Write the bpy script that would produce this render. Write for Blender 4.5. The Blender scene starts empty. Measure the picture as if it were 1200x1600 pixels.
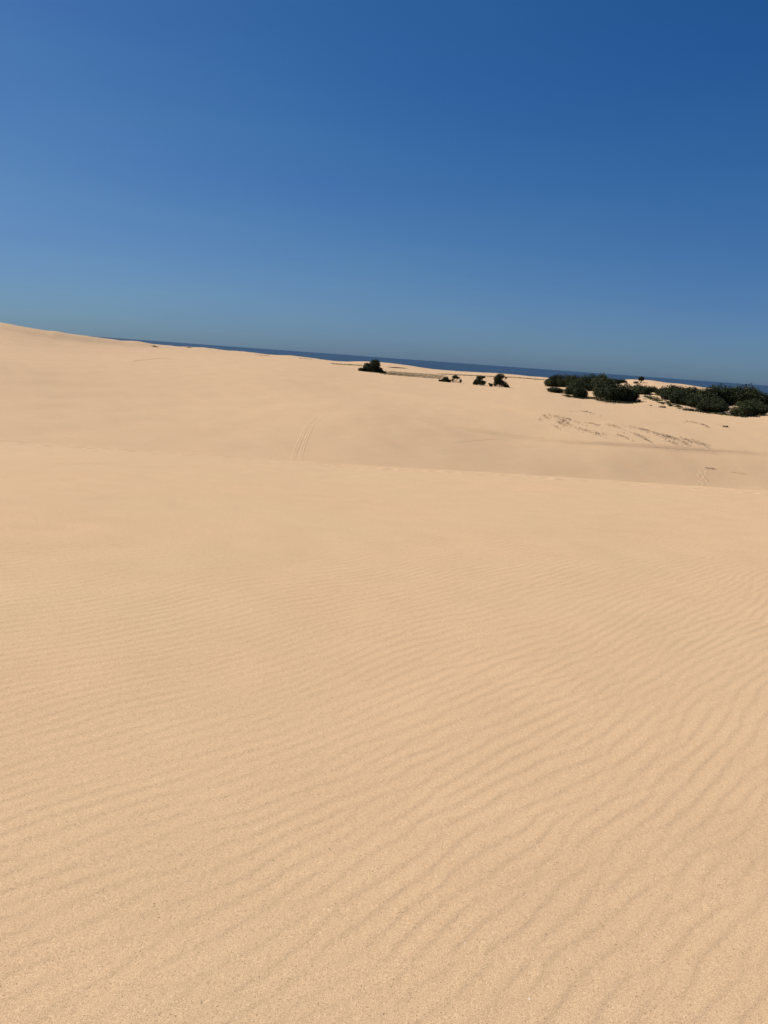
import bpy, bmesh, math, random
import numpy as np
from mathutils import Vector, Matrix

scene = bpy.context.scene
R = math.radians

# ------------------------------------------------------------------ camera
EYE = 1.55
PITCH, ROLL, FOCAL = R(11.35), R(4.17), 1200.0        # focal length in pixels of the 1200x1600 photograph
cp, sp, cr, sr = math.cos(PITCH), math.sin(PITCH), math.cos(ROLL), math.sin(ROLL)
right0, up0, back0 = Vector((1, 0, 0)), Vector((0, sp, cp)), Vector((0, -cp, sp))
cx = right0 * cr + up0 * sr
cy = up0 * cr - right0 * sr
cam = bpy.data.cameras.new("camera")
cam.sensor_fit = 'VERTICAL'
cam.sensor_height = 36.0
cam.lens = FOCAL / 1600.0 * 36.0
cam.clip_start, cam.clip_end = 0.05, 200000.0
camo = bpy.data.objects.new("camera", cam)
scene.collection.objects.link(camo)
m = Matrix((cx, cy, back0)).transposed().to_4x4()
m.translation = Vector((0, 0, EYE))
camo.matrix_world = m
scene.camera = camo

# ------------------------------------------------------------------ sky, sun, exposure
SUN_AZ, SUN_EL = R(-69), R(46)                          # azimuth from +Y towards +X
sun_dir = Vector((math.sin(SUN_AZ) * math.cos(SUN_EL), math.cos(SUN_AZ) * math.cos(SUN_EL), math.sin(SUN_EL)))
world = bpy.data.worlds.new("World")
scene.world = world
world.use_nodes = True
nt = world.node_tree
sky = nt.nodes.new('ShaderNodeTexSky')
sky.sky_type = 'NISHITA'
sky.sun_disc = False
sky.sun_elevation = SUN_EL
sky.sun_rotation = SUN_AZ
sky.altitude = 30
sky.air_density = 0.85
sky.dust_density = 0.6
sky.ozone_density = 4.0
bgn = nt.nodes['Background']
bgn.inputs['Strength'].default_value = 0.1
def wmath(op, a_, b_):
    n_ = nt.nodes.new('ShaderNodeMath'); n_.operation = op
    for q_, val in ((0, a_), (1, b_)):
        if isinstance(val, (int, float)): n_.inputs[q_].default_value = val
        else: nt.links.new(val, n_.inputs[q_])
    return n_.outputs[0]
# the camera's colour response to a clear sky: per channel a power with a soft shoulder
sep = nt.nodes.new('ShaderNodeSeparateColor'); com = nt.nodes.new('ShaderNodeCombineColor')
tco = nt.nodes.new('ShaderNodeTexCoord'); mpg = nt.nodes.new('ShaderNodeMapping')
mpg.inputs['Scale'].default_value = (1.5, 1.5, 9.0); mpg.inputs['Rotation'].default_value = (R(12), R(20), 0)
cir = nt.nodes.new('ShaderNodeTexNoise'); cir.inputs['Scale'].default_value = 1.6; cir.inputs['Detail'].default_value = 4
nt.links.new(tco.outputs['Generated'], mpg.inputs['Vector']); nt.links.new(mpg.outputs[0], cir.inputs['Vector'])
veil = wmath('ADD', wmath('MULTIPLY', cir.outputs[0], 0.22), 0.89)          # a barely visible thin veil of high cloud
nt.links.new(sky.outputs[0], sep.inputs[0])
for ch, (k_, d_, b_) in enumerate(((8.7, 40.0, 2.1), (2.80, 5.0, 1.4), (2.97, 3.0, 1.2))):
    p_ = wmath('POWER', wmath('MULTIPLY', sep.outputs[ch], 0.05), b_)
    v_ = wmath('DIVIDE', wmath('MULTIPLY', p_, k_ * 10.0), wmath('ADD', wmath('MULTIPLY', p_, d_), 1.0))
    nt.links.new(wmath('MULTIPLY', v_, veil) if ch < 2 else v_, com.inputs[ch])
nt.links.new(com.outputs[0], bgn.inputs['Color'])
sl = bpy.data.lights.new("sun", 'SUN')
sl.energy = 4.95
sl.angle = R(0.53)
sl.color = (1.0, 0.95, 0.88)
so = bpy.data.objects.new("sun", sl)
so.rotation_euler = sun_dir.to_track_quat('Z', 'Y').to_euler()
so.location = (-30, 10, 60)
scene.collection.objects.link(so)
vs = scene.view_settings
vs.view_transform, vs.look, vs.gamma, vs.exposure = 'Standard', 'None', 1.0, 0.04
vs.use_curve_mapping = False

# ------------------------------------------------------------------ helpers
def tag(o, label=None, cat=None, group=None, kind=None):
    if label: o["label"] = label
    if cat: o["category"] = cat
    if group: o["group"] = group
    if kind: o["kind"] = kind
    return o

def mesh_np(name, verts, faces, mat=None, smooth=False):
    """verts (n,3) array, faces (k,3) or (k,4) array -> mesh, fast"""
    me = bpy.data.meshes.new(name)
    verts = np.ascontiguousarray(verts, np.float32)
    faces = np.ascontiguousarray(faces, np.int32)
    k, s = faces.shape
    me.vertices.add(len(verts)); me.vertices.foreach_set('co', verts.ravel())
    me.loops.add(k * s); me.loops.foreach_set('vertex_index', faces.ravel())
    me.polygons.add(k)
    me.polygons.foreach_set('loop_start', np.arange(0, k * s, s, dtype=np.int32))
    if smooth:
        me.polygons.foreach_set('use_smooth', np.ones(k, dtype=bool))
    me.update(calc_edges=True)
    if mat: me.materials.append(mat)
    return me

def link(name, me, parent=None):
    o = bpy.data.objects.new(name, me)
    scene.collection.objects.link(o)
    if parent: o.parent = parent
    return o

def new_mat(name):
    mt = bpy.data.materials.new(name)
    mt.use_nodes = True
    t = mt.node_tree
    return mt, t, t.nodes['Principled BSDF']

def ray(u, v):
    """pixel of the photograph -> unit direction (azimuth, slope)"""
    x, y = (u - 600.0) / FOCAL, (800.0 - v) / FOCAL
    X, Y = x * cr - y * sr, x * sr + y * cr
    return X, cp + Y * sp, -sp + Y * cp

def az_slope(u, v):
    dx, dy, dz = ray(u, v)
    return math.atan2(dx, dy), dz / math.hypot(dx, dy)

# ------------------------------------------------------------------ terrain
rng = np.random.default_rng(7)
RC = 20.0                                                # distance of the near dune's brink

def curve(points):
    """[(u, v, r)] measured along one line on the ground -> functions slope(az), r(az)"""
    a = sorted([(*az_slope(u, v), r) for u, v, r in points])
    return np.array(a)

K_CREST = [(-160, 678, RC), (0, 689.5, RC), (130, 697, RC), (265, 706.5, RC), (400, 717, RC), (533, 727, RC), (666, 734.5, RC),
           (800, 742, RC), (900, 748.5, RC), (1010, 756.5, RC), (1100, 762.5, RC), (1200, 768.5, RC), (1350, 778, RC)]
K_L2 = [(-160, 610, 108), (0, 622, 112), (150, 632, 117), (300, 640, 122), (420, 636, 128), (540, 638, 130), (640, 652, 130),
        (720, 667, 128), (820, 686, 127), (940, 692, 131), (1040, 698, 136), (1200, 710, 145), (1350, 722, 150)]
K_L3 = [(-160, 556, 150), (0, 568, 160), (150, 578, 172), (300, 584, 185), (420, 587, 192), (540, 606, 185), (660, 622, 176),
        (750, 632, 168), (840, 646, 160), (1000, 660, 166), (1200, 676, 176), (1350, 688, 180)]
K_L4 = [(-160, 528, 205), (0, 540, 215), (150, 551, 250), (300, 560, 285), (420, 568, 290), (480, 573, 297), (560, 582.5, 300), (620, 588, 300), (690, 596.5, 292),
        (750, 602, 285), (840, 611, 272), (900, 620.5, 255), (960, 629, 243), (1030, 637, 234), (1090, 645, 230), (1150, 650, 228), (1200, 652, 227), (1350, 660, 225)]
K_L5 = [(-160, 511, 240), (0, 520, 255), (150, 538, 305), (300, 550, 390), (420, 559.5, 430), (500, 566, 445), (560, 572, 450), (620, 578.5, 450),
        (690, 583.5, 450), (770, 589, 440), (840, 596, 420), (880, 604, 330), (960, 604.5, 320), (1040, 609, 305), (1100, 621, 290), (1200, 634, 282), (1350, 648, 278)]
K_SKY = [(-160, 488, 285), (0, 503.8, 295), (25, 508.6, 297), (50, 513, 300), (75, 517.4, 304), (85, 517.4, 308), (105, 521.2, 316), (132, 524, 330),
         (160, 528.3, 345), (190, 532.4, 360), (220, 533.8, 380), (245, 538.4, 420), (270, 540.8, 470), (300, 542.6, 500), (317, 543, 510),
         (350, 547, 520), (385, 549.6, 540), (420, 554.4, 560), (450, 555.2, 570), (480, 558.2, 580), (500, 561.6, 590), (520, 564, 600), (545, 565, 600),
         (567, 564.6, 600), (594, 566, 600), (612, 567.6, 605), (640, 571, 610), (665, 575.6, 610), (680, 577.4, 610), (702, 578.8, 610),
         (730, 581, 605), (750, 582, 600), (775, 583, 590), (802, 585.6, 575), (840, 589, 540), (860, 590.8, 500), (900, 594, 430), (940, 595.5, 380), (958, 595.6, 360),
         (966, 593.6, 352), (987, 593, 350), (1018, 594.7, 348), (1042, 598.6, 345), (1058, 599.8, 345), (1078, 601.8, 342), (1100, 605.2, 340), (1200, 621, 330), (1350, 636, 320)]

# azimuth samples: dense over the view, sparse elsewhere
A0 = R(57)
dense = np.linspace(-A0, A0, 800)
sparse = np.linspace(A0, 2 * math.pi - A0, 80)[1:-1]
AZ = np.concatenate([dense, sparse])                     # one full turn, wraps around
azs = np.where(AZ > math.pi, AZ - 2 * math.pi, AZ)
away = np.clip((np.abs(azs) - R(36)) / R(50), 0, 1)      # 0 in view, 1 behind
def smooth_along(f, w):
    n = len(dense); out = f.copy()
    k = np.exp(-0.5 * (np.arange(-3 * w, 3 * w + 1) / w) ** 2); k /= k.sum()
    p = np.pad(f[:n], 3 * w, mode='edge')
    out[:n] = np.convolve(p, k, mode='valid')
    return out
def sample(K, w):
    c = curve(K)
    s = np.interp(azs, c[:, 0], c[:, 1]); r = np.interp(azs, c[:, 0], c[:, 2])
    return smooth_along(r, max(w, 12)), smooth_along(s, w)
def knot(K, w):
    r, s = sample(K, w)
    return r, EYE + s * r
rC, zC = knot(K_CREST, 10)
rC = rC + 0 * AZ
knots = [knot(K_L2, 14), knot(K_L3, 14), knot(K_L4, 8), knot(K_L5, 8), knot(K_SKY, 1)]
rS, zS = knots[-1]
SEA_Z = -24.0
r1 = np.interp(azs, [-R(30), R(2), R(12), R(30)], [72.0, 79.0, 98.0, 131.0])
r1 = smooth_along(r1, 50); s1 = sample(K_CREST, 10)[1]
z1 = EYE + s1 * r1 - 0.35                                # valley floor, just hidden by the brink
rF = np.full_like(AZ, RC + 9.5); zF = zC - 5.0           # foot of the slip face
# past the skyline: down to the beach and under the sea; inland it just rolls on
inland = np.clip((np.abs(azs) - R(60)) / R(60), 0, 1)
tail = [(rS + 45, zS - 1.8 + 0 * AZ), (rS + 190, (zS - 10) * (1 - inland) + (-6) * inland),
        (rS + 380, (SEA_Z + 1.0) * (1 - inland) + (-5) * inland), (rS + 520, (SEA_Z - 2.0) * (1 - inland) + (-6) * inland),
        (rS + 5000, (SEA_Z - 4.0) * (1 - inland) + (-8) * inland)]
RK = np.array([rF, r1] + [k[0] for k in knots] + [t[0] for t in tail])     # (n_knots, n_az)
ZK = np.array([zF, z1] + [k[1] for k in knots] + [t[1] for t in tail])

def pchip(rk, zk, r):
    """rk, zk (n, A); r (rows, A) -> z (rows, A)"""
    h = np.diff(rk, axis=0); d = np.diff(zk, axis=0) / h
    w1, w2 = 2 * h[1:] + h[:-1], h[1:] + 2 * h[:-1]
    same = d[1:] * d[:-1] > 0
    with np.errstate(divide='ignore', invalid='ignore'):
        mm = np.where(same, (w1 + w2) / (w1 / d[:-1] + w2 / d[1:]), 0.0)
    mm = np.concatenate([d[:1], mm, d[-1:]], axis=0)
    out = np.zeros_like(r)
    for i in range(len(rk) - 1):
        t = (r - rk[i]) / h[i]
        sel = (t >= 0) & (t <= 1) if i < len(rk) - 2 else (t >= 0)
        t = np.clip(t, 0, 1)
        val = ((1 + 2 * t) * (1 - t) ** 2 * zk[i] + t * (1 - t) ** 2 * h[i] * mm[i]
               + t * t * (3 - 2 * t) * zk[i + 1] + t * t * (t - 1) * h[i] * mm[i + 1])
        out = np.where(sel, val, out)
    return out

# radial samples (in units of the near dune up to its brink, metres after)
rows = [0.002, 0.25, 0.5, 0.75, 0.95, 1.1]
r = 1.2
while r < RC - 0.001:
    rows.append(r)
    r += min(0.0042 * r, 0.022) if r < 15 else (0.036 if r < RC - 2.2 else 0.05)
n_near = len(rows)
rows += [RC, RC + 0.06, RC + 0.18, RC + 0.4, RC + 0.8, RC + 2, RC + 4, RC + 6, RC + 7.5, RC + 8.5]
r = RC + 9.5
while r < 1150:
    rows.append(r); r += max(0.35, 0.0062 * r)
rows += [1300, 1700, 2600, 5000]
rows = np.array(rows)
RR = np.repeat(rows[:, None], len(AZ), axis=1)
SX, SY = np.sin(AZ)[None, :], np.cos(AZ)[None, :]
PX, PY = RR * SX, RR * SY

def waves(px, py, n, wl, spread, seed, ang=None, wspread=0.25):
    """sum of n plane waves: a band-limited random field, complex"""
    g = np.random.default_rng(seed)
    F = np.zeros(px.shape, np.complex64)
    for _ in range(n):
        th = g.uniform(0, 2 * math.pi) if ang is None else ang + g.normal() * spread
        k = 2 * math.pi / (wl * math.exp(g.normal() * wspread))
        F += np.exp(1j * (k * (math.cos(th) * px + math.sin(th) * py) + g.uniform(0, 2 * math.pi))).astype(np.complex64)
    return F / math.sqrt(n)

NZ = np.zeros_like(RR)
# near dune, gently convex, with low lumps and wind ripples as real relief
nr = n_near + 1
a, x, y = RR[:nr], PX[:nr], PY[:nr]
zn = (zC[None, :] * (a / RC) ** 1.6)
edge = np.clip(a / 1.5, 0, 1) * np.clip((RC - a) / 4.0, 0, 1)
zn += edge * (0.006 * waves(x, y, 12, 3.2, 0, 11, wspread=0.3).real + 0.0022 * waves(x, y, 14, 0.9, 0, 12).real)
CREST_AZ = R(42)                                         # ripple crests run towards this azimuth
nx, ny = math.cos(CREST_AZ), -math.sin(CREST_AZ)         # steep sides face this way (to the right, towards the viewer)
wx = 0.05 * waves(x, y, 10, 2.4, 0, 21).real + 0.004 * waves(x, y, 10, 0.45, 0, 22).real
F = waves(x + wx * nx, y + wx * ny, 44, 0.079, 0.12, 31, ang=math.atan2(ny, nx), wspread=0.18)
amp = np.abs(F); th = np.angle(F)
amp = amp / (0.55 + amp)
q = (th / (2 * math.pi)) % 1.0
skew = 0.78
prof = np.where(q < skew, 0.5 - 0.5 * np.cos(math.pi * q / skew), 0.5 + 0.5 * np.cos(math.pi * (q - skew) / (1 - skew)))
patch = 0.9 + 0.2 * np.clip(waves(x, y, 12, 2.2, 0, 41).real, -1, 1)
fade = np.clip((RC - 1.0 - a) / 4.0, 0, 1)
RIP_H = 0.0018
zn += RIP_H * np.interp(a, [1.5, 3.0, 6.5], [0.66, 0.9, 1.45]) * (prof - 0.5) * 2 * amp * patch * fade
NZ[:nr] = zn
# slip face and everything beyond
sl_rows = slice(n_near, n_near + 10)
zz = pchip(RK, ZK, RR)
far = slice(n_near + 10, None)
NZ[far] = zz[far]
t = (RR[n_near + 1:n_near + 10] - RC) / 9.5
NZ[n_near + 1:n_near + 10] = zC[None] * (1 - t) + zF[None] * t - 0.02
# soft undulation and small scarps on the far sand
rb = RR[far]; xb, yb = PX[far], PY[far]
und = 0.07 * waves(xb, yb, 14, 38, 0, 51).real + 0.035 * waves(xb, yb, 16, 11, 0, 52).real
und += 0.010 * waves(xb, yb, 18, 4.5, 0, 53).real * np.clip((260 - rb) / 80, 0, 1)
und *= np.clip((rb - 34) / 40, 0, 1) * (1 + np.clip((rb - 200) / 300, 0, 1) * 0.8)
def scarp(K, h, w, rec, seed, a0, mv, wv):
    rl = sample(K, 6)[0][None, :]
    wob = wv * waves(azs[None, :] * 100, 0 * azs[None, :], 8, 14, 0, seed).real
    d = rb - rl - wob
    mod = 0.9 + mv * waves(azs[None, :] * 100, 0 * azs[None, :], 8, 22, 0, seed + 1).real
    mod = mod * np.clip((azs[None, :] - a0) / R(7), 0, 1)
    return h * np.clip(mod, 0.0, 1.5) * np.tanh(d / w) * np.exp(-(d / rec) ** 2)
und += scarp(K_L2, 0.30, 0.7, 14, 61, R(3), 0.12, 0.5) + scarp(K_L3, 0.24, 3.0, 30, 63, R(-10), 0.3, 1.6)
NZ[far] += und
# foot trail along the brink: two lines of scuffed prints
g = np.random.default_rng(99)
band = slice(n_near - 60, n_near + 1)
bx, by, dz = PX[band], PY[band], np.zeros_like(PX[band])
for off, seed in ((0.55, 1), (1.15, 2)):
    a_ = -R(38)
    while a_ < R(38):
        if g.random() < 0.82:
            rr = RC - off - g.normal() * 0.09
            px, py = rr * math.sin(a_), rr * math.cos(a_)
            tx, ty = math.cos(a_ + g.normal() * .2), -math.sin(a_ + g.normal() * .2)
            e = (((bx - px) * tx + (by - py) * ty) / g.uniform(.09, .15)) ** 2 + ((-(bx - px) * ty + (by - py) * tx) / .11) ** 2
            dz += g.uniform(0.018, 0.036) * (-1.3 * np.exp(-e) + 0.45 * np.exp(-((np.sqrt(e) - 1.5) / .45) ** 2))
        a_ += g.uniform(0.32, 0.62) / RC
dz += 0.005 * waves(bx, by, 16, 0.35, 0, 77).real * np.exp(-((RR[band] - RC + 0.85) / 0.45) ** 2)
dz += 0.028 * np.exp(-((RR[band] - RC) / 0.16) ** 2) * np.clip(0.9 + 0.2 * waves(bx, by, 12, 0.9, 0, 78).real, 0.1, 1.5)
NZ[band] += dz
NZ[n_near:n_near + 3] += 0.008 * np.exp(-((RR[n_near:n_near + 3] - RC) / .3) ** 2)

def ground(px, py):
    """height of the sand at a point (bilinear in the polar grid)"""
    rr = math.hypot(px, py); aa = math.atan2(px, py)
    i = min(max(int(np.searchsorted(rows, rr)) - 1, 0), len(rows) - 2)
    fi = min(max((rr - rows[i]) / (rows[i + 1] - rows[i]), 0), 1)
    fa = min(max((aa + A0) / (2 * A0) * (len(dense) - 1), 0), len(dense) - 1.001)
    j = int(fa); fj = fa - j
    return ((NZ[i, j] * (1 - fj) + NZ[i, j + 1] * fj) * (1 - fi) + (NZ[i + 1, j] * (1 - fj) + NZ[i + 1, j + 1] * fj) * fi)

def hit(u, v, rmin=30.0):
    """where the line of sight through a pixel meets the sand"""
    aa, s = az_slope(u, v)
    fa = min(max((aa + A0) / (2 * A0) * (len(dense) - 1), 0), len(dense) - 1.001)
    j = int(fa); fj = fa - j
    col = NZ[:, j] * (1 - fj) + NZ[:, j + 1] * fj
    d = EYE + s * rows - col
    ok = np.where((d[1:] <= 0) & (d[:-1] > 0) & (rows[1:] > rmin))[0]
    if len(ok) == 0:
        i = int(np.argmin(np.where(rows > rmin, d, 1e9))); rr = rows[i]
    else:
        i = ok[0]; rr = rows[i] + (rows[i + 1] - rows[i]) * d[i] / (d[i] - d[i + 1])
    px, py = rr * math.sin(aa), rr * math.cos(aa)
    return px, py, ground(px, py), rr

# ------------------------------------------------------------------ materials
def sand_material():
    mt, t, b = new_mat("sand")
    N, L = t.nodes, t.links
    geo = N.new('ShaderNodeNewGeometry')
    def noise(scale, detail=2, rough=0.5):
        n = N.new('ShaderNodeTexNoise'); n.inputs['Scale'].default_value = scale
        n.inputs['Detail'].default_value = detail; n.inputs['Roughness'].default_value = rough
        L.new(geo.outputs['Position'], n.inputs['Vector']); return n
    def ramp(src, p0, c0, p1, c1):
        r_ = N.new('ShaderNodeValToRGB')
        r_.color_ramp.elements[0].position, r_.color_ramp.elements[0].color = p0, c0
        r_.color_ramp.elements[1].position, r_.color_ramp.elements[1].color = p1, c1
        L.new(src, r_.inputs[0]); return r_
    def mix(fac, a_, b_, mode='MIX'):
        m_ = N.new('ShaderNodeMix'); m_.data_type = 'RGBA'; m_.blend_type = mode
        if isinstance(fac, (int, float)): m_.inputs[0].default_value = fac
        else: L.new(fac, m_.inputs[0])
        for s_, k in ((a_, 6), (b_, 7)):
            if isinstance(s_, tuple): m_.inputs[k].default_value = s_
            else: L.new(s_, m_.inputs[k])
        return m_.outputs[2]
    big = ramp(noise(0.35, 3).outputs[0], 0.35, (0.600, 0.415, 0.234, 1), 0.65, (0.618, 0.412, 0.232, 1))
    mid = ramp(noise(2.2, 3).outputs[0], 0.35, (0.985, 0.98, 0.975, 1), 0.65, (1.015, 1.01, 1.015, 1))
    col = mix(1.0, big.outputs[0], mid.outputs[0], 'MULTIPLY')
    # single grains: dark mineral grains, pale quartz
    gr = ramp(noise(330, 2, 0.7).outputs[0], 0.30, (0.62, 0.59, 0.55, 1), 0.70, (1.36, 1.37, 1.39, 1))
    col = mix(0.8, col, gr.outputs[0], 'MULTIPLY')
    gm = ramp(noise(120, 2, 0.6).outputs[0], 0.32, (0.86, 0.85, 0.83, 1), 0.68, (1.12, 1.12, 1.13, 1))
    col = mix(0.5, col, gm.outputs[0], 'MULTIPLY')
    dark = ramp(noise(210, 1).outputs[0], 0.69, (0, 0, 0, 1), 0.74, (1, 1, 1, 1))
    col = mix(dark.outputs[0], col, (0.20, 0.13, 0.075, 1))
    pale = ramp(noise(95, 1).outputs[0], 0.785, (0, 0, 0, 1), 0.80, (1, 1, 1, 1))
    col = mix(pale.outputs[0], col, (0.78, 0.66, 0.50, 1))
    L.new(col, b.inputs['Base Color'])
    b.inputs['Roughness'].default_value = 0.95
    b.inputs['Specular IOR Level'].default_value = 0.15
    bp = N.new('ShaderNodeBump'); bp.inputs['Strength'].default_value = 0.5; bp.inputs['Distance'].default_value = 0.0022
    L.new(noise(260, 3, 0.65).outputs[0], bp.inputs['Height'])
    bp2 = N.new('ShaderNodeBump'); bp2.inputs['Strength'].default_value = 0.35; bp2.inputs['Distance'].default_value = 0.006
    L.new(noise(34, 3).outputs[0], bp2.inputs['Height']); L.new(bp.outputs[0], bp2.inputs['Normal'])
    L.new(bp2.outputs[0], b.inputs['Normal'])
    return mt

def plain(name, c0, c1, scale, rough=0.8, spec=0.3, trans=0.0):
    mt, t, b = new_mat(name)
    N, L = t.nodes, t.links
    geo = N.new('ShaderNodeNewGeometry')
    n = N.new('ShaderNodeTexNoise'); n.inputs['Scale'].default_value = scale; n.inputs['Detail'].default_value = 3
    L.new(geo.outputs['Position'], n.inputs['Vector'])
    r_ = N.new('ShaderNodeValToRGB')
    r_.color_ramp.elements[0].position, r_.color_ramp.elements[0].color = 0.35, (*c0, 1)
    r_.color_ramp.elements[1].position, r_.color_ramp.elements[1].color = 0.65, (*c1, 1)
    L.new(n.outputs[0], r_.inputs[0])
    hs = N.new('ShaderNodeHueSaturation'); oi = N.new('ShaderNodeObjectInfo'); mr = N.new('ShaderNodeMapRange')
    mr.inputs['To Min'].default_value, mr.inputs['To Max'].default_value = 0.75, 1.25      # every plant a little different
    L.new(oi.outputs['Random'], mr.inputs['Value']); L.new(mr.outputs[0], hs.inputs['Value'])
    L.new(r_.outputs[0], hs.inputs['Color']); L.new(hs.outputs[0], b.inputs['Base Color'])
    b.inputs['Roughness'].default_value = rough
    b.inputs['Specular IOR Level'].default_value = spec
    return mt

def sea_material():
    mt, t, b = new_mat("sea_water")
    N, L = t.nodes, t.links
    geo = N.new('ShaderNodeNewGeometry')
    mp = N.new('ShaderNodeMapping'); mp.inputs['Scale'].default_value = (1.0, 1.6, 1.0)
    L.new(geo.outputs['Position'], mp.inputs['Vector'])
    n = N.new('ShaderNodeTexNoise'); n.inputs['Scale'].default_value = 0.06; n.inputs['Detail'].default_value = 6
    n.inputs['Roughness'].default_value = 0.65
    L.new(mp.outputs[0], n.inputs['Vector'])
    bp = N.new('ShaderNodeBump'); bp.inputs['Strength'].default_value = 1.0; bp.inputs['Distance'].default_value = 2.2
    L.new(n.outputs[0], bp.inputs['Height']); L.new(bp.outputs[0], b.inputs['Normal'])
    m2 = N.new('ShaderNodeMapping'); m2.inputs['Scale'].default_value = (0.00025, 0.0011, 1.0)
    n2 = N.new('ShaderNodeTexNoise'); n2.inputs['Scale'].default_value = 1.0; n2.inputs['Detail'].default_value = 4
    L.new(geo.outputs['Position'], m2.inputs['Vector']); L.new(m2.outputs[0], n2.inputs['Vector'])
    r2 = N.new('ShaderNodeValToRGB')
    r2.color_ramp.elements[0].position, r2.color_ramp.elements[0].color = 0.35, (0.020, 0.038, 0.054, 1)
    r2.color_ramp.elements[1].position, r2.color_ramp.elements[1].color = 0.65, (0.040, 0.066, 0.086, 1)
    L.new(n2.outputs[0], r2.inputs[0]); L.new(r2.outputs[0], b.inputs['Base Color'])
    b.inputs['Roughness'].default_value = 0.35
    b.inputs['IOR'].default_value = 1.33
    return mt

M_sand = sand_material()
M_leaf = plain("leaf_dark_green", (0.022, 0.030, 0.013), (0.050, 0.060, 0.027), 0.7, 0.8, 0.1)
M_leaf2 = plain("leaf_olive_green", (0.034, 0.042, 0.017), (0.060, 0.066, 0.029), 0.8, 0.8, 0.1)
M_dry = plain("dry_twig", (0.075, 0.058, 0.045), (0.15, 0.12, 0.095), 3.0, 0.9, 0.1)
M_grey = plain("bleached_twig", (0.22, 0.19, 0.16), (0.34, 0.30, 0.26), 3.0, 0.9, 0.1)
M_debris = plain("dark_root_litter", (0.09, 0.065, 0.045), (0.19, 0.14, 0.095), 2.0, 0.95, 0.1)
M_grass = plain("swale_grass", (0.11, 0.11, 0.055), (0.20, 0.18, 0.10), 0.12, 0.9, 0.1)
M_bark = plain("bark", (0.06, 0.05, 0.042), (0.12, 0.10, 0.085), 6.0, 0.9, 0.1)

# ------------------------------------------------------------------ ground and sea
nA, nR = len(AZ), len(rows)
V = np.stack([PX, PY, NZ], axis=-1).reshape(-1, 3)
i = np.arange(nR - 1)[:, None]; j = np.arange(nA)[None, :]; j2 = (j + 1) % nA
Q = np.stack([i * nA + j, i * nA + j2, (i + 1) * nA + j2, (i + 1) * nA + j], axis=-1).reshape(-1, 4)[:, ::-1]
me = mesh_np("sand_dunes", V, Q, M_sand, True)
dunes = tag(link("sand_dunes", me), "pale golden sand dunes with wind ripples reaching to the sea", None, None, 'structure')

ang = np.linspace(0, 2 * math.pi, 97)[:-1]
sr_ = [350, 900, 2500, 8000, 30000, 120000]
SV = np.array([(q_ * math.sin(a_), q_ * math.cos(a_), SEA_Z) for q_ in sr_ for a_ in ang])
ns = len(ang)
i = np.arange(len(sr_) - 1)[:, None]; j = np.arange(ns)[None, :]
SQ = np.stack([i * ns + j, (i + 1) * ns + j, (i + 1) * ns + (j + 1) % ns, i * ns + (j + 1) % ns], axis=-1).reshape(-1, 4)[:, ::-1]
sea = tag(link("sea", mesh_np("sea", SV, SQ, sea_material(), True)), "dark blue sea along the horizon", None, None, 'structure')

# ------------------------------------------------------------------ tyre tracks and footprints pressed into the far sand
def spline(pts, step):
    """world points -> evenly resampled smooth path"""
    P = np.array(pts, float); out = []
    for k in range(len(P) - 1):
        p0, p1, p2, p3 = P[max(k - 1, 0)], P[k], P[k + 1], P[min(k + 2, len(P) - 1)]
        n = max(2, int(np.linalg.norm(p2 - p1) / step))
        for q_ in range(n):
            t_ = q_ / n
            out.append(0.5 * (2 * p1 + (p2 - p0) * t_ + (2 * p0 - 5 * p1 + 4 * p2 - p3) * t_ ** 2 + (3 * p1 - p0 - 3 * p2 + p3) * t_ ** 3))
    out.append(P[-1])
    return np.array(out)

def rut(name, pix, width, height, label, seed, fade_=30):
    g_ = random.Random(seed)
    path = spline([hit(u, v)[:2] for u, v in pix], 0.35)
    prof_ = [(-0.95, -0.03), (-0.62, 0.9), (-0.35, 0.35), (0, 0.25), (0.35, 0.35), (0.62, 0.9), (0.95, -0.03)]
    vs_, fs = [], []
    for k, p in enumerate(path):
        d = path[min(k + 1, len(path) - 1)] - path[max(k - 1, 0)]
        d /= max(np.linalg.norm(d), 1e-6)
        nrm = np.array([-d[1], d[0]])
        end = min(1, k / fade_, (len(path) - 1 - k) / fade_)
        for s_, h_ in prof_:
            w = p + nrm * s_ * width * (1 + g_.uniform(-.12, .12))
            vs_.append((w[0], w[1], ground(w[0], w[1]) + (height * h_ * end * g_.uniform(.6, 1.3) if h_ > 0 else -0.03)))
        if k:
            b0, b1 = (k - 1) * 7, k * 7
            for c in range(6):
                fs.append((b0 + c, b0 + c + 1, b1 + c + 1, b1 + c))
    o = link(name, mesh_np(name, np.array(vs_), np.array(fs), M_sand, True))
    return tag(o, label, None, None, 'structure')

rut("tyre_track", [(456, 722), (461, 706), (468, 690), (476, 673), (485, 660), (497, 648)], 0.36, 0.04, "left rut of the paired tyre tracks climbing the middle dune", 1)
rut("tyre_track", [(469, 723), (472, 706), (477, 690), (484, 674), (492, 661), (504, 650)], 0.32, 0.04, "right rut of the paired tyre tracks climbing the middle dune", 2)
rut("tyre_track", [(692, 694), (712, 690), (740, 687), (770, 685), (805, 683.5), (850, 684)], 0.7, 0.07, "curved tyre track sweeping right below the low ridge", 3)
rut("tyre_track", [(198, 566), (215, 563), (240, 560.5), (265, 560), (290, 561)], 0.8, 0.14, "short faint track arc high on the left dune", 4)
rut("tyre_track", [(800, 684.5), (850, 688.5), (900, 691), (950, 693), (1000, 696), (1040, 698), (1075, 700.5), (1120, 703), (1160, 706), (1215, 711)], 0.55, 0.09, "long track along the low ridge running off the right edge", 5)

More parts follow.
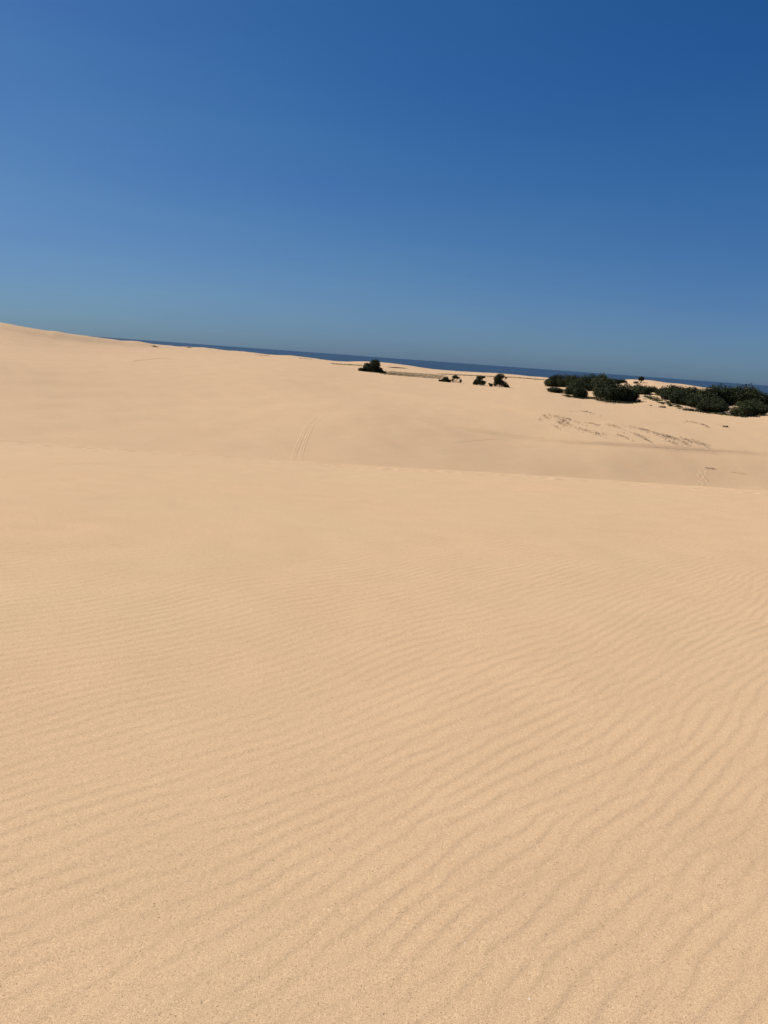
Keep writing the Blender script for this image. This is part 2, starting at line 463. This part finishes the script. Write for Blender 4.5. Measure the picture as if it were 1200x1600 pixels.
def footprints():
    g_ = random.Random(5)
    vs_, fs = [], []
    spots = [(1094 + 3 * math.sin(k * .9) + (k % 2) * 7, 735 + k * 1.75) for k in range(14)]
    for u, v in spots:
        x_, y_, z_, _ = hit(u + g_.uniform(-1, 1), v)
        b0 = len(vs_); n = 12; rx, ry = g_.uniform(.14, .22), g_.uniform(.25, .4)
        for ring, (f, h_) in enumerate(((1.5, -0.03), (1.05, 0.05), (0.55, 0.02))):
            for k in range(n):
                a_ = 2 * math.pi * k / n
                q_ = f * g_.uniform(.85, 1.15)
                X_, Y_ = x_ + rx * q_ * math.cos(a_), y_ + ry * q_ * math.sin(a_)
                vs_.append((X_, Y_, ground(X_, Y_) + h_))
        for ring in range(2):
            for k in range(n):
                k2 = (k + 1) % n
                fs.append((b0 + ring * n + k, b0 + ring * n + k2, b0 + ring * n + n + k2, b0 + ring * n + n + k))
        c = len(vs_); vs_.append((x_, y_, ground(x_, y_) + 0.02))
        for k in range(0, n, 2):
            fs.append((b0 + 2 * n + k, b0 + 2 * n + k + 1, b0 + 2 * n + (k + 2) % n, c))
    o = link("footprints", mesh_np("footprints", np.array(vs_), np.array(fs), M_sand, True))
    tag(o, "short curved trail of footprints below the low ridge on the right", None, None, 'stuff')
footprints()

# ------------------------------------------------------------------ shrubs: a stemmed base and a crown of leaf clumps
def tube_into(vs_, fs, pts, r0, r1, n=5):
    b0 = len(vs_)
    pts = [Vector(p) for p in pts]
    for k, p in enumerate(pts):
        d = (pts[min(k + 1, len(pts) - 1)] - pts[max(k - 1, 0)]).normalized()
        a_ = d.orthogonal().normalized(); c = d.cross(a_)
        rr = r0 + (r1 - r0) * k / (len(pts) - 1)
        for q_ in range(n):
            t_ = 2 * math.pi * q_ / n
            vs_.append(tuple(p + (a_ * math.cos(t_) + c * math.sin(t_)) * rr))
        if k:
            for q_ in range(n):
                fs.append((b0 + (k - 1) * n + q_, b0 + (k - 1) * n + (q_ + 1) % n, b0 + k * n + (q_ + 1) % n, b0 + k * n + q_))

def leaf_clumps(lobes, n, size, seed, fill=0.35):
    """many small bent leaf faces through the volume of several lobes (cx,cy,cz,rx,ry,rz), in metres"""
    g_ = np.random.default_rng(seed)
    lob = np.array(lobes)
    vol = (lob[:, 3] * lob[:, 4] * lob[:, 5]) ** (2 / 3)
    idx = g_.choice(len(lob), n, p=vol / vol.sum())
    d = g_.normal(size=(n, 3)); d /= np.linalg.norm(d, axis=1)[:, None]
    rad = 1 - fill * np.abs(g_.normal(size=n)) * 0.9
    rad = np.clip(rad, 0.15, 1)
    # knobbly outline: twig bundles stick out in some directions
    bump = 1 + 0.09 * np.sin(d[:, 0] * 9 + idx) * np.sin(d[:, 1] * 8 + 2 * idx) + 0.07 * np.sin(d[:, 2] * 13 + d[:, 0] * 7 + idx * 3) + 0.035 * g_.normal(size=n)
    P = lob[idx, :3] + d * (rad * bump)[:, None] * lob[idx, 3:6]
    keep = P[:, 2] > 0.02
    P, d = P[keep], d[keep]; n = len(P)
    nrm = d * 0.6 + g_.normal(size=(n, 3)) * 0.6 + np.array([0, 0, 0.25]); nrm /= np.linalg.norm(nrm, axis=1)[:, None]
    t_ = np.cross(nrm, g_.normal(size=(n, 3))); t_ /= np.linalg.norm(t_, axis=1)[:, None]
    b_ = np.cross(nrm, t_)
    s = size * g_.uniform(0.55, 1.3, n)[:, None]
    v0 = P - t_ * s; v1 = P + b_ * s * 0.45 + nrm * s * 0.15; v2 = P + t_ * s; v3 = P - b_ * s * 0.45 + nrm * s * 0.15
    VV = np.stack([v0, v1, v2, v3], axis=1).reshape(-1, 3)
    FF = np.arange(n * 4).reshape(-1, 4)
    return VV, FF

def stems_mesh(lobes, seed, thick):
    g_ = random.Random(seed)
    vs_, fs = [], []
    H = max(l[2] + l[5] for l in lobes)
    for l in lobes:
        b0 = Vector((l[0] * 0.25 + g_.uniform(-.1, .1), l[1] * 0.25 + g_.uniform(-.1, .1), -0.35))
        tip = Vector((l[0], l[1], l[2] + l[5] * 0.3))
        mid = b0.lerp(tip, 0.5) + Vector((g_.uniform(-.15, .15), g_.uniform(-.15, .15), 0)) * H * .3
        tube_into(vs_, fs, [b0, b0.lerp(mid, .5) + Vector((0, 0, .05)), mid, tip], thick, thick * 0.35)
        for _ in range(4):
            d = Vector((g_.uniform(-1, 1) * l[3], g_.uniform(-1, 1) * l[4], g_.uniform(-.2, .9) * l[5]))
            tube_into(vs_, fs, [mid, mid.lerp(tip + d * .7, .5) + Vector((0, 0, .06)), tip + d * .8], thick * 0.45, thick * 0.12, 4)
    return vs_, fs

def random_lobes(seed, n, w, h):
    """a shrub about w wide and h tall made of n uneven lobes"""
    g_ = random.Random(seed)
    out = []
    for k in range(n):
        a_ = 2 * math.pi * k / n + g_.uniform(-.5, .5)
        q_ = (0.0 if k == 0 else g_.uniform(.22, .34)) * w
        rx = w * g_.uniform(.2, .3) * (1.15 if k == 0 else 1)
        rz = h * (g_.uniform(.44, .5) if k == 0 else g_.uniform(.28, .42))
        cz = (h - rz) if k == 0 else rz * g_.uniform(.85, 1.1) + h * g_.uniform(0, .12)
        out.append((q_ * math.cos(a_), q_ * math.sin(a_), cz, rx, rx * g_.uniform(.85, 1.15), rz))
    # a skirt touching the ground
    for k in range(3):
        a_ = g_.uniform(0, 6.28)
        out.append((w * .24 * math.cos(a_), w * .24 * math.sin(a_), h * .18, w * .22, w * .22, h * .22))
    return out

VAR = []
def make_variants():
    for k in range(8):
        w, h = 4.2, 3.2
        lobes = random_lobes(100 + k, 6 + k % 3, w, h)
        VV, FF = leaf_clumps(lobes, 4600, 0.16, 200 + k)
        crown = mesh_np("shrub_crown", VV, FF, None)
        vs_, fs = stems_mesh(lobes, 300 + k, 0.075)
        stem = mesh_np("shrub_stems", np.array(vs_), np.array(fs), M_bark, True)
        VAR.append((crown, stem, w, h))
make_variants()
CROWN_COPIES = {}
def crown_mesh(k, mat):
    key = (k, mat.name)
    if key not in CROWN_COPIES:
        c = VAR[k][0].copy(); c.materials.clear(); c.materials.append(mat); CROWN_COPIES[key] = c
    return CROWN_COPIES[key]

rnd = random.Random(3)
def shrub(name, u, vb, wpx, hpx, label, cat='shrub', group=None, mat=None, var=None, rmin=30.0):
    """one shrub standing where its base meets the sand"""
    x_, y_, z_, rr = hit(u, vb, rmin)
    k = rnd.randrange(len(VAR)) if var is None else var
    w, h = wpx * rr / FOCAL, hpx * rr / FOCAL
    root = bpy.data.objects.new(name, None); scene.collection.objects.link(root)
    root.empty_display_size = 0.5
    root.location = (x_, y_, z_ - 0.05)
    root.rotation_euler = (0, 0, rnd.uniform(0, 6.28))
    sw, sh = w / VAR[k][2], h / VAR[k][3]
    root.scale = (sw, sw * rnd.uniform(.9, 1.1), sh)
    tag(root, label, cat, group)
    link("crown", crown_mesh(k, mat or (M_leaf if rnd.random() < .7 else M_leaf2)), root)
    link("trunk", VAR[k][1], root)
    return root

GB, GL = "shrubs of the long dark thicket", "shrubs of the right-hand dark thicket"
BUSHES = [
 # --- left thicket, back row, from left to right
 (860, 604, 17, 15, "low dark shrub at the far left tip of the long thicket", GB),
 (870, 604, 21, 18, "rounded dark shrub second from the left tip of the long thicket", GB),
 (882, 604.5, 23, 18.5, "full dark shrub in the thicket's back row above the detached low shrub", GB),
 (896, 606, 23, 19, "fourth shrub along the long thicket's back row, flat topped", GB),
 (910, 606.5, 23, 20, "dark green shrub at the middle of the long thicket's back row", GB),
 (924, 606.5, 25, 20, "broad back-row shrub just left of the thicket's highest crown", GB),
 (938, 606.5, 26, 21, "highest dark crown of the long thicket's back row against the sea", GB),
 (949, 604, 20, 13, "back-row shrub stepping down right of the thicket's highest crown", GB),
 (959, 600, 16, 8, "low shrub on the thicket's thinning right tail below the sea", GB),
 (971, 598, 14, 5.5, "lowest flat shrub ending the thicket's right tail on pale sand", GB),
 # --- left thicket, front
 (867, 613.5, 22, 9.5, "low rounded shrub standing alone in front of the thicket's left end", None),
 (901, 611, 26, 16, "dark shrub filling the thicket's middle above the bare sand notch", GB),
 (928, 611, 20, 15, "dark shrub behind the sand notch in the long thicket", GB),
 (891, 616.5, 16, 14, "front shrub left of the bare sand notch, nearest the detached shrub", GB),
 (905, 621, 18, 18, "front shrub reaching lowest onto the sand left of the notch", GB),
 (911, 620.5, 12, 13, "small front shrub at the left edge of the bare sand notch", GB),
 (938, 620, 22, 24, "dark front shrub at the right edge of the bare sand notch", GB),
 (947, 624, 26, 25, "tall front shrub second right of the bare sand notch", GB),
 (962, 626, 30, 28, "largest round dome of the long thicket's front row", GB),
 (976, 626.5, 26, 25, "dome-shaped shrub just right of the thicket's largest dome", GB),
 (986, 626, 16, 17, "narrow shrub closing the front row at the thicket's lower right", GB),
 (996, 615, 21, 14, "bushy shrub below the lone little tree, left of the sand gap", GB),
 (1008, 616, 18, 13, "dark shrub linking the two thickets, right of centre", GB),
 (1019, 612.5, 15, 8.5, "lowest link shrub between the two dark thickets", GB),
 # --- right thicket, back
 (1035, 618, 18, 13, "shrub at the upper left end of the right-hand thicket", GL),
 (1056, 618, 27, 14, "broad shrub topping the right thicket's left dome below pale sand", GL),
 (1081, 617, 25, 10.5, "back shrub of the right thicket under the pale sand strip", GL),
 (1047, 624.5, 22, 20, "steep left-hand face shrub of the right thicket", GL),
 (1059, 631, 22, 20, "lower left front shrub of the right thicket above bleached twigs", GL),
 (1071, 627, 24, 20, "right thicket shrub above the first clump of bleached twigs", GL),
 (1083, 630, 24, 22, "right thicket shrub above the second clump of bleached twigs", GL),
 (1095, 633, 24, 23, "right thicket shrub behind the olive front shrub", GL),
 (1109, 632, 24, 26, "back-row crown where the pale sand strip ends against the sea", GL),
 (1122, 631, 24, 27, "pointed crown of the right thicket standing against the sea", GL),
 (1136, 631, 24, 24, "slightly lower crown left of the right thicket's big dome", GL),
 (1150, 633, 24, 26, "left shoulder crown of the right thicket's big dome", GL),
 (1165, 633, 30, 28, "big dome crown, highest of the right thicket against the sea", GL),
 (1178, 632, 22, 22, "right shoulder crown falling away from the big dome", GL),
 (1192, 633, 20, 17, "shrub right of the big dome with sea showing above", GL),
 (1206, 635, 24, 19, "shrub cut off by the right edge of the photo", GL),
 # --- right thicket, front
 (1074, 633.5, 20, 14, "shrub between the two clumps of bleached twigs, above the first", GL),
 (1089, 637, 20, 16, "shrub directly behind the second clump of bleached twigs", GL),
 (1120, 638.5, 22, 16, "shrub behind the two low front shrubs of the right thicket", GL),
 (1063, 626, 24, 16, "shrub tucked into the right thicket's left dome below its broad top", GL),
 (1103, 638, 20, 16, "shrub tucked behind the olive front shrub, left of the pointed crown", GL),
 (1143, 629, 22, 20, "shrub filling the right thicket left of the big dome, above the sandy gap", GL),
 (1177, 640, 20, 15, "shrub behind the foremost pair on the thicket's right", GL),
 (1099, 643, 17, 15, "olive front shrub at the sand's edge right of the bleached twigs", GL),
 (1113, 643.5, 18, 13, "low front shrub beside the olive one at the sand's edge", GL),
 (1125, 643.5, 16, 13, "small front shrub left of the bleached sandy gap", GL),
 (1156, 649.5, 21, 19, "foremost rounded shrub of the right thicket, lowest in the frame", GL),
 (1168, 648, 16, 17, "shrub touching the foremost one on its right side", GL),
 (1184, 647.5, 17, 14, "front shrub right of the foremost pair, near the right edge", GL),
 (1197, 644, 13, 11, "small front shrub at the right edge of the photo", GL),
]
for u, vb, w, h, lab, grp in BUSHES:
    shrub("coastal_shrub", u, vb, w * (1.38 if grp == GL else 1.25), h * 1.07, lab, 'shrub', grp, M_leaf2 if 'olive' in lab else None)

# --- the free-standing shrubs on the open dune, each with its own outline (pixels, converted to metres at its distance)
def custom_shrub(name, u, vb, lobes_px, n, label, size=0.22, mat=M_leaf, cat='shrub', thick=0.1, bare=0, yaw=0.0, bare_mat=None):
    x_, y_, z_, rr = hit(u, vb)
    k = rr / FOCAL
    root = bpy.data.objects.new(name, None); scene.collection.objects.link(root)
    root.location = (x_, y_, z_ - 0.05)
    root.rotation_euler = (0, 0, -math.atan2(x_, y_))
    tag(root, label, cat)
    lobes = [(l[0] * k, l[1] * k, l[2] * k, l[3] * k, l[4] * k, l[5] * k) for l in lobes_px]
    VV, FF = leaf_clumps(lobes, n, size, int(u * 7))
    keep = np.ones(len(VV), bool)
    link("crown", mesh_np("crown", VV, FF, mat), root)
    vs_, fs = stems_mesh(lobes, int(u), thick)
    link("trunk", mesh_np("trunk", np.array(vs_), np.array(fs), M_bark, True), root)
    if bare:
        g_ = random.Random(int(u)); vs_, fs = [], []
        W = max(abs(l[0]) + l[3] for l in lobes); H = max(l[2] + l[5] for l in lobes)
        for _ in range(bare):
            b0 = Vector((g_.uniform(-W, W) * .8, g_.uniform(-W, W) * .4, -.1))
            t_ = b0 + Vector((g_.uniform(-.4, .4) * W, g_.uniform(-.3, .3) * W, g_.uniform(.3, .95) * H))
            tube_into(vs_, fs, [b0, b0.lerp(t_, .5) + Vector((g_.uniform(-.2, .2), 0, .1)), t_], .06, .02, 4)
        link("bare_branches", mesh_np("bare_branches", np.array(vs_), np.array(fs), bare_mat or M_dry, True), root)["kind"] = "stuff"
    return root

# lobes: (right, away, up, half-width, half-depth, half-height) in pixels
custom_shrub("coastal_shrub", 582, 581.5, [(3, 0, 11, 8.5, 8, 9), (-8, 0, 7.5, 7, 6, 6.5), (-18, -2, 2.4, 4.5, 4, 3.2), (-2, -2, 5, 11, 7, 5), (10, -2, 3.5, 6.5, 5, 4.5), (16, -3, 1.2, 5, 4, 2.2), (-12, -1, 3, 6, 4, 3.2)], 9500,  # lowest lobe on the right is the shrub's shadow tail, shaped in leaves
             "largest lone shrub on the open dune, leftmost, with a humped dark crown", bare=4, size=0.26)
custom_shrub("coastal_shrub", 696, 596.8, [(0, 0, 4.5, 5, 4, 4), (5, 0, 2.2, 4, 4, 2.4), (-8, 0, 1.6, 3, 3, 1.7), (-2, 0, 2, 5, 4, 2.2)], 1500,
             "low mound shrub left of the straggly one on open sand", bare=10)
custom_shrub("coastal_shrub", 711, 597.6, [(-1, 0, 8.6, 4.5, 4, 2.8), (-4, 0, 4, 1.6, 2, 3), (4, 0, 7.5, 3, 3, 1.5), (8.5, 0, 3.4, 1.5, 2, 2.6)], 900,
             "straggly open shrub with bare stems showing beneath its top", bare=16)
custom_shrub("coastal_shrub", 749, 601.8, [(-1, 0, 11, 5, 4, 4), (5, 0, 12.5, 3.5, 3, 1.7), (-4, 0, 5, 5, 5, 4.5), (4, 0, 4.2, 6, 5, 4), (-7, 0, 2.5, 3.5, 3, 2.6)], 2300,
             "middle lone shrub with a narrow forked top on open sand", bare=12)
custom_shrub("coastal_shrub", 767, 604, [(0, 0, 2.6, 3, 3, 2.4), (-3, 0, 4.4, 1.6, 1.5, 1.0)], 380, "tiny shrub at the left foot of the tall leaning one", bare=6, mat=M_leaf2)
custom_shrub("coastal_shrub", 781, 604.5, [(-1, 0, 16, 7, 6, 4.6), (-5, 0, 12, 6, 5, 4), (-2, 0, 8, 7, 6, 5), (4, -1, 5.5, 7, 6, 4), (10, -2, 2, 5, 4, 2.6), (-7, 0, 5, 3.6, 4, 4.5), (8, 0, 14.5, 1.8, 2, 1.6)], 3600,  # low near lobe on the right stands in for the cast shadow
             "tall leaning lone shrub, rightmost on open sand, its shadow tail shaped in leaves at the lower right", bare=10)

# little tree on the pale sand crest
custom_shrub("coastal_tree", 1001, 598.2, [(0, 0, 6.6, 4.2, 4, 3.2), (-2, 0, 5, 2.4, 2, 2), (2, 0, 5.2, 2.4, 2, 2)], 1000,
             "lone little round-headed tree on the pale sand crest", cat='tree', thick=0.16)
custom_shrub("dry_shrub", 993.5, 599, [(0, 0, 1.6, 4, 3, 1.5)], 240, "dry brown low shrub just left of the lone little tree", mat=M_dry, bare=12)

# dry, bleached scrub at the sand's edge
for u, vb, w, h, n, mt_, lab in [
    (1035, 637, 6, 3.4, 160, M_dry, "dry brown shrub alone on sand left of the right thicket"),
    (1031, 629.5, 5, 2.2, 160, M_dry, "flat dry tuft above the brown shrub left of the right thicket"),
    (1047, 634.8, 3.5, 2.4, 120, M_leaf2, "small green tuft on the sand below the right thicket's left face"),
    (1017, 634, 1.7, 1.4, 60, M_dry, "tiny dark tuft furthest left on the open sand"),
    (1054, 632.5, 3.5, 2.6, 90, M_grey, "pale tuft against the right thicket's lower left face"),
    (1072, 640, 5.5, 4.0, 150, M_grey, "first clump of bleached twigs below the right thicket"),
    (1086.5, 641.5, 7, 4.6, 190, M_grey, "second clump of bleached twigs below the right thicket"),
    (1141, 646.5, 9, 4.0, 200, M_grey, "bleached brushwood in the sandy gap left of the foremost shrub"),
    (1139, 638.5, 6, 3.0, 120, M_grey, "pale dead twigs on the sand high in the gap of the right thicket"),
    (1171, 650.5, 5, 3.4, 140, M_grey, "bleached twigs right of the foremost shrub"),
    (1194, 646, 5, 3.2, 110, M_grey, "pale twigs by the small shrub at the right edge"),
    (922, 622.8, 5, 2.8, 140, M_dry, "brown dry shrub at the foot of the bare sand notch"),
    (886, 619.5, 5, 2.8, 120, M_leaf2, "olive tuft at the thicket's foot right of the detached shrub"),
]:
    custom_shrub("dry_shrub", u, vb, [(0, 0, h * .5, w, w * .7, h * .5), (w * .4, 0, h * .35, w * .5, w * .5, h * .35)], n, lab, size=0.13, mat=mt_, bare=22, thick=0.04,
                 bare_mat=M_grey if mt_ is M_grey else M_dry)
custom_shrub("dry_shrub", 1133.5, 667.2, [(-1.6, 0, 1.1, 1.9, 2, 1.0), (1.8, 0, 1.3, 1.8, 2, 1.2)], 260, "small black dead shrub alone on sand below the right thicket", size=0.1, mat=M_debris, bare=6, thick=0.04)

ORD = "first second third fourth fifth sixth seventh eighth ninth tenth eleventh".split()
for pts, lab, grp in (
    ([(886.5, 618.5), (897, 621), (908, 623.2), (941, 625.5), (949, 627.5), (957, 628.8), (966, 629.6), (975, 630), (983, 630), (991, 628.6), (998, 626.5)],
     "%s low olive plant from the left along the sandy foot of the long thicket", "low plants at the foot of the long thicket"),
    ([(1063, 636.5), (1079, 641.2), (1093, 643.5), (1105, 645.6), (1118, 646.5), (1131, 647.5), (1149, 650.6), (1163, 652), (1177, 651), (1189, 649.5)],
     "%s low olive plant from the left along the sandy foot of the right thicket", "low plants at the foot of the right thicket")):
    for k_, (u, v) in enumerate(pts):
        w = 3.2 + 1.6 * ((k_ * 7) % 5) / 4; h = 2.0 + 1.2 * ((k_ * 3) % 4) / 3
        o_ = custom_shrub("low_plant", u, v, [(0, 0, h * .5, w, w * .8, h * .5), (w * .5, 0, h * .35, w * .6, w * .5, h * .4)], 170, lab % ORD[k_], size=0.14, mat=M_leaf2 if k_ % 3 else M_leaf,
                          cat='plant', bare=5, thick=0.03)
        o_["group"] = grp

# ------------------------------------------------------------------ sprawling ground cover, swale grass, exposed root litter
def tufts(name, spots, label, mat, n, h, spread, seed, blade=0.05, lean=0.5):
    """low blades scattered round ground spots [(x, y)]"""
    g_ = np.random.default_rng(seed)
    S = np.array(spots)[g_.integers(0, len(spots), n)]
    S = S + g_.normal(size=(n, 2)) * spread
    Z = np.array([ground(a_, b_) for a_, b_ in S])
    hh = h * g_.uniform(.5, 1.3, n); th_ = g_.uniform(0, 6.28, n)
    dx, dy = np.cos(th_) * blade, np.sin(th_) * blade
    lx, ly = g_.normal(size=n) * hh * lean, g_.normal(size=n) * hh * lean
    P0 = np.stack([S[:, 0] - dx, S[:, 1] - dy, Z - .03], -1); P1 = np.stack([S[:, 0] + dx, S[:, 1] + dy, Z - .03], -1)
    P2 = np.stack([S[:, 0] + dx * .6 + lx * .6, S[:, 1] + dy * .6 + ly * .6, Z + hh * .7], -1)
    P3 = np.stack([S[:, 0] + lx, S[:, 1] + ly, Z + hh], -1)
    VV = np.stack([P0, P1, P2, P3], 1).reshape(-1, 3)
    o = link(name, mesh_np(name, VV, np.arange(n * 4).reshape(-1, 4), mat))
    return tag(o, label, None, None, 'stuff')

def line_spots(pix, step=0.5, jit=0.0, rmin=30.0, seed=0):
    g_ = random.Random(seed); out = []
    for (u0, v0), (u1, v1) in zip(pix[:-1], pix[1:]):
        n = max(2, int(math.hypot(u1 - u0, v1 - v0) / step))
        for k in range(n):
            x_, y_, _, _ = hit(u0 + (u1 - u0) * k / n + g_.gauss(0, jit), v0 + (v1 - v0) * k / n + g_.gauss(0, jit), rmin)
            out.append((x_, y_))
    return out

# swale behind the lone shrubs: dark olive flat of low grass
sw = []
g_ = random.Random(8)
for _ in range(900):
    u = g_.uniform(598, 692)
    lo, hi = 585.3 + (u - 600) * 0.078, 579.6 + (u - 600) * 0.066
    sw.append(hit(u, g_.uniform(hi, lo) + g_.gauss(0, .25))[:2])
tufts("swale_grass", sw, "olive flat of low grass behind the lone shrubs", M_grass, 4200, 0.18, 1.4, 5, 0.13)
sw = line_spots([(690, 584.6), (740, 587), (800, 589.6), (850, 593.5)], 0.6, 0.25, seed=4)
tufts("swale_grass", sw, "thin dark line of grass behind the middle lone shrub", M_grass, 2300, 0.26, 1.4, 6, 0.16)
sw = line_spots([(520, 568.5), (545, 570), (566, 571.2)], 0.6, 0.2, seed=5)
tufts("swale_grass", sw, "faint brown grass streak left of the largest lone shrub", M_grass, 1000, 0.25, 1.0, 7, 0.14)
sw = line_spots([(610, 574.2), (632, 575.4)], 0.6, 0.2, seed=6)
tufts("swale_grass", sw, "short brown grass streak on the far sand right of the largest lone shrub", M_grass, 1000, 0.3, 1.0, 8, 0.14)
for kk, (pp, lab) in enumerate([([(466, 559.8), (478, 560.5), (488, 562)], "tiny dark grass patch on the far dune edge left of the largest lone shrub"),
                                ([(400, 554.5), (412, 555.4), (424, 556.6)], "tiny dark grass specks on the far dune edge below the sea"),
                                ([(293, 543.2), (299, 543.6)], "single dark speck of grass on the far left dune edge"),
                                ([(238, 541.4), (246, 541.8)], "faint brown grass specks on the left dune's upper edge")]):
    tufts("far_grass_tuft", line_spots(pp, 0.6, 0.25, seed=20 + kk), lab, M_debris, 90, 0.3, 0.7, 30 + kk, 0.14)

# olive ground cover under the thickets
gc = line_spots([(928, 621), (936, 625), (950, 627.5), (962, 628.5), (975, 629), (988, 629), (997, 627)], 0.5, 0.9, seed=9) + \
     line_spots([(884, 619), (896, 620.5), (908, 622.5), (922, 622.5)], 0.5, 0.7, seed=10)
tufts("sprawling_ground_cover", gc, "olive sprawling plants along the sandy foot of the long thicket", M_leaf2, 2600, 0.32, 0.7, 40, 0.11, 0.9)
gc = []
g_ = random.Random(12)
for _ in range(70):
    t_ = g_.random()
    gc.append(hit(1010 + t_ * 52 + g_.gauss(0, 2), 618 + t_ * 16 + g_.uniform(-1, 5))[:2])
tufts("sprawling_ground_cover", gc, "scattered olive and grey plants on sand between the two thickets", M_leaf2, 1500, 0.35, 0.25, 41, 0.09, 0.9)
gc = line_spots([(1065, 640), (1090, 643), (1110, 645.5), (1135, 648), (1160, 651), (1180, 650.5), (1200, 648.5)], 0.5, 0.6, seed=14)
tufts("sprawling_ground_cover", gc, "dark low plants edging the foot of the right thicket", M_leaf2, 1300, 0.28, 0.7, 42, 0.1, 0.9)

# exposed roots and litter: broken dark lines on the right-hand slope
def litter(pix, label, dens, seed, h=0.10, width=0.35, mat=M_debris):
    g_ = random.Random(seed)
    vs_, fs = [], []
    for (u0, v0), (u1, v1) in zip(pix[:-1], pix[1:]):
        n = max(2, int(math.hypot(u1 - u0, v1 - v0) * dens * 0.65))
        gap = 0
        for k in range(n):
            if gap > 0:
                gap -= 1; continue
            if g_.random() < .07: gap = int(2.5 * dens)
            t_ = (k + g_.random()) / n
            x_, y_, z_, _ = hit(u0 + (u1 - u0) * t_, v0 + (v1 - v0) * t_)
            x_ += g_.gauss(0, .25); y_ += g_.gauss(0, width * 3.6)
            z_ = ground(x_, y_)
            L_ = g_.uniform(.12, .42); a_ = g_.gauss(0, .7)
            d = Vector((math.cos(a_) * L_, math.sin(a_) * L_ * 1.2, 0))
            p0 = Vector((x_, y_, z_ - .02)); p2 = p0 + d; p2.z = ground(p2.x, p2.y) + g_.uniform(-.02, h)
            p1 = p0.lerp(p2, .5); p1.z = max(p0.z, p2.z) + g_.uniform(.02, h)
            tube_into(vs_, fs, [p0, p1, p2], g_.uniform(.012, .03), .01, 4)
    o = link("root_litter", mesh_np("root_litter", np.array(vs_), np.array(fs), mat))
    return tag(o, label, None, None, 'stuff')

def C6(pts):                                            # read off an enlarged crop
    return [(820 + a_ * .3167, 630 + b_ * .3167) for a_, b_ in pts]
litter(C6([(88, 59), (120, 59), (165, 70), (205, 76), (250, 92), (290, 106)]), "upper dark root line at the litter field's left end", 9, 1)
litter(C6([(68, 82), (85, 76), (95, 66), (110, 70), (100, 78)]), "small hooked litter patch at the field's far left", 7, 2)
litter(C6([(165, 88), (190, 84), (212, 100), (180, 104), (160, 96), (200, 92)]), "tangled litter patch under the upper root line", 9, 3, width=.6)
litter(C6([(148, 116), (160, 123)]), "short dark litter stroke low at the field's left", 9, 4)
litter(C6([(255, 129), (280, 130), (302, 136), (330, 147), (345, 150), (400, 153)]), "dark root line low in the litter field's left half", 10, 5, width=.5)
litter(C6([(300, 95), (330, 101), (365, 112), (355, 120)]), "thin litter line right of the upper root line", 5, 6)
litter(C6([(395, 114), (415, 110), (440, 113), (472, 122)]), "short dark litter line at the field's top centre", 8, 7)
litter(C6([(495, 117), (540, 122), (590, 131), (640, 147), (690, 160), (740, 170)]), "long thin root line running right across the litter field", 6, 8)
litter(C6([(478, 145), (505, 149)]), "tiny litter stroke at the field's centre", 6, 9)
litter(C6([(448, 162), (470, 160), (495, 170), (522, 181)]), "dark litter line low at the field's centre", 8, 10)
litter(C6([(538, 156), (560, 158), (575, 166), (590, 163), (580, 172), (615, 190)]), "hooked root line right of the field's centre", 8, 11)
litter(C6([(615, 152), (660, 158), (700, 168), (740, 176), (790, 183), (830, 192), (880, 203), (915, 213)]), "long dense root line at the litter field's right end", 8, 12, width=.5)
litter(C6([(695, 188), (720, 192), (735, 197), (770, 200), (810, 203)]), "lower litter line at the field's right end", 7, 13)
litter(C6([(282, 42), (305, 43), (320, 49), (336, 55)]), "dark root line above the litter field", 10, 14, h=.16, width=.5)
litter(C6([(218, 40), (245, 40)]), "faint litter stroke left of the root line above the field", 4, 15)
litter(C6([(788, 99), (805, 93), (825, 92), (845, 98)]), "left arc of dark roots below the right thicket", 10, 16, h=.13)
litter(C6([(860, 102), (880, 107), (898, 116), (917, 124)]), "right arc of dark roots below the right thicket", 10, 17, h=.13)
litter(C6([(888, 320), (910, 323), (937, 326)]), "dark twig line at the top of the footprints", 3, 18, h=.07, width=.06)
litter(C6([(1025, 342), (1045, 346), (1075, 348)]), "faint dark twig line right of the footprints", 1.6, 19, h=.06, width=.06)
litter(C6([(960, 109), (972, 112)]), "faint litter beside the small black dead shrub", 5, 20)
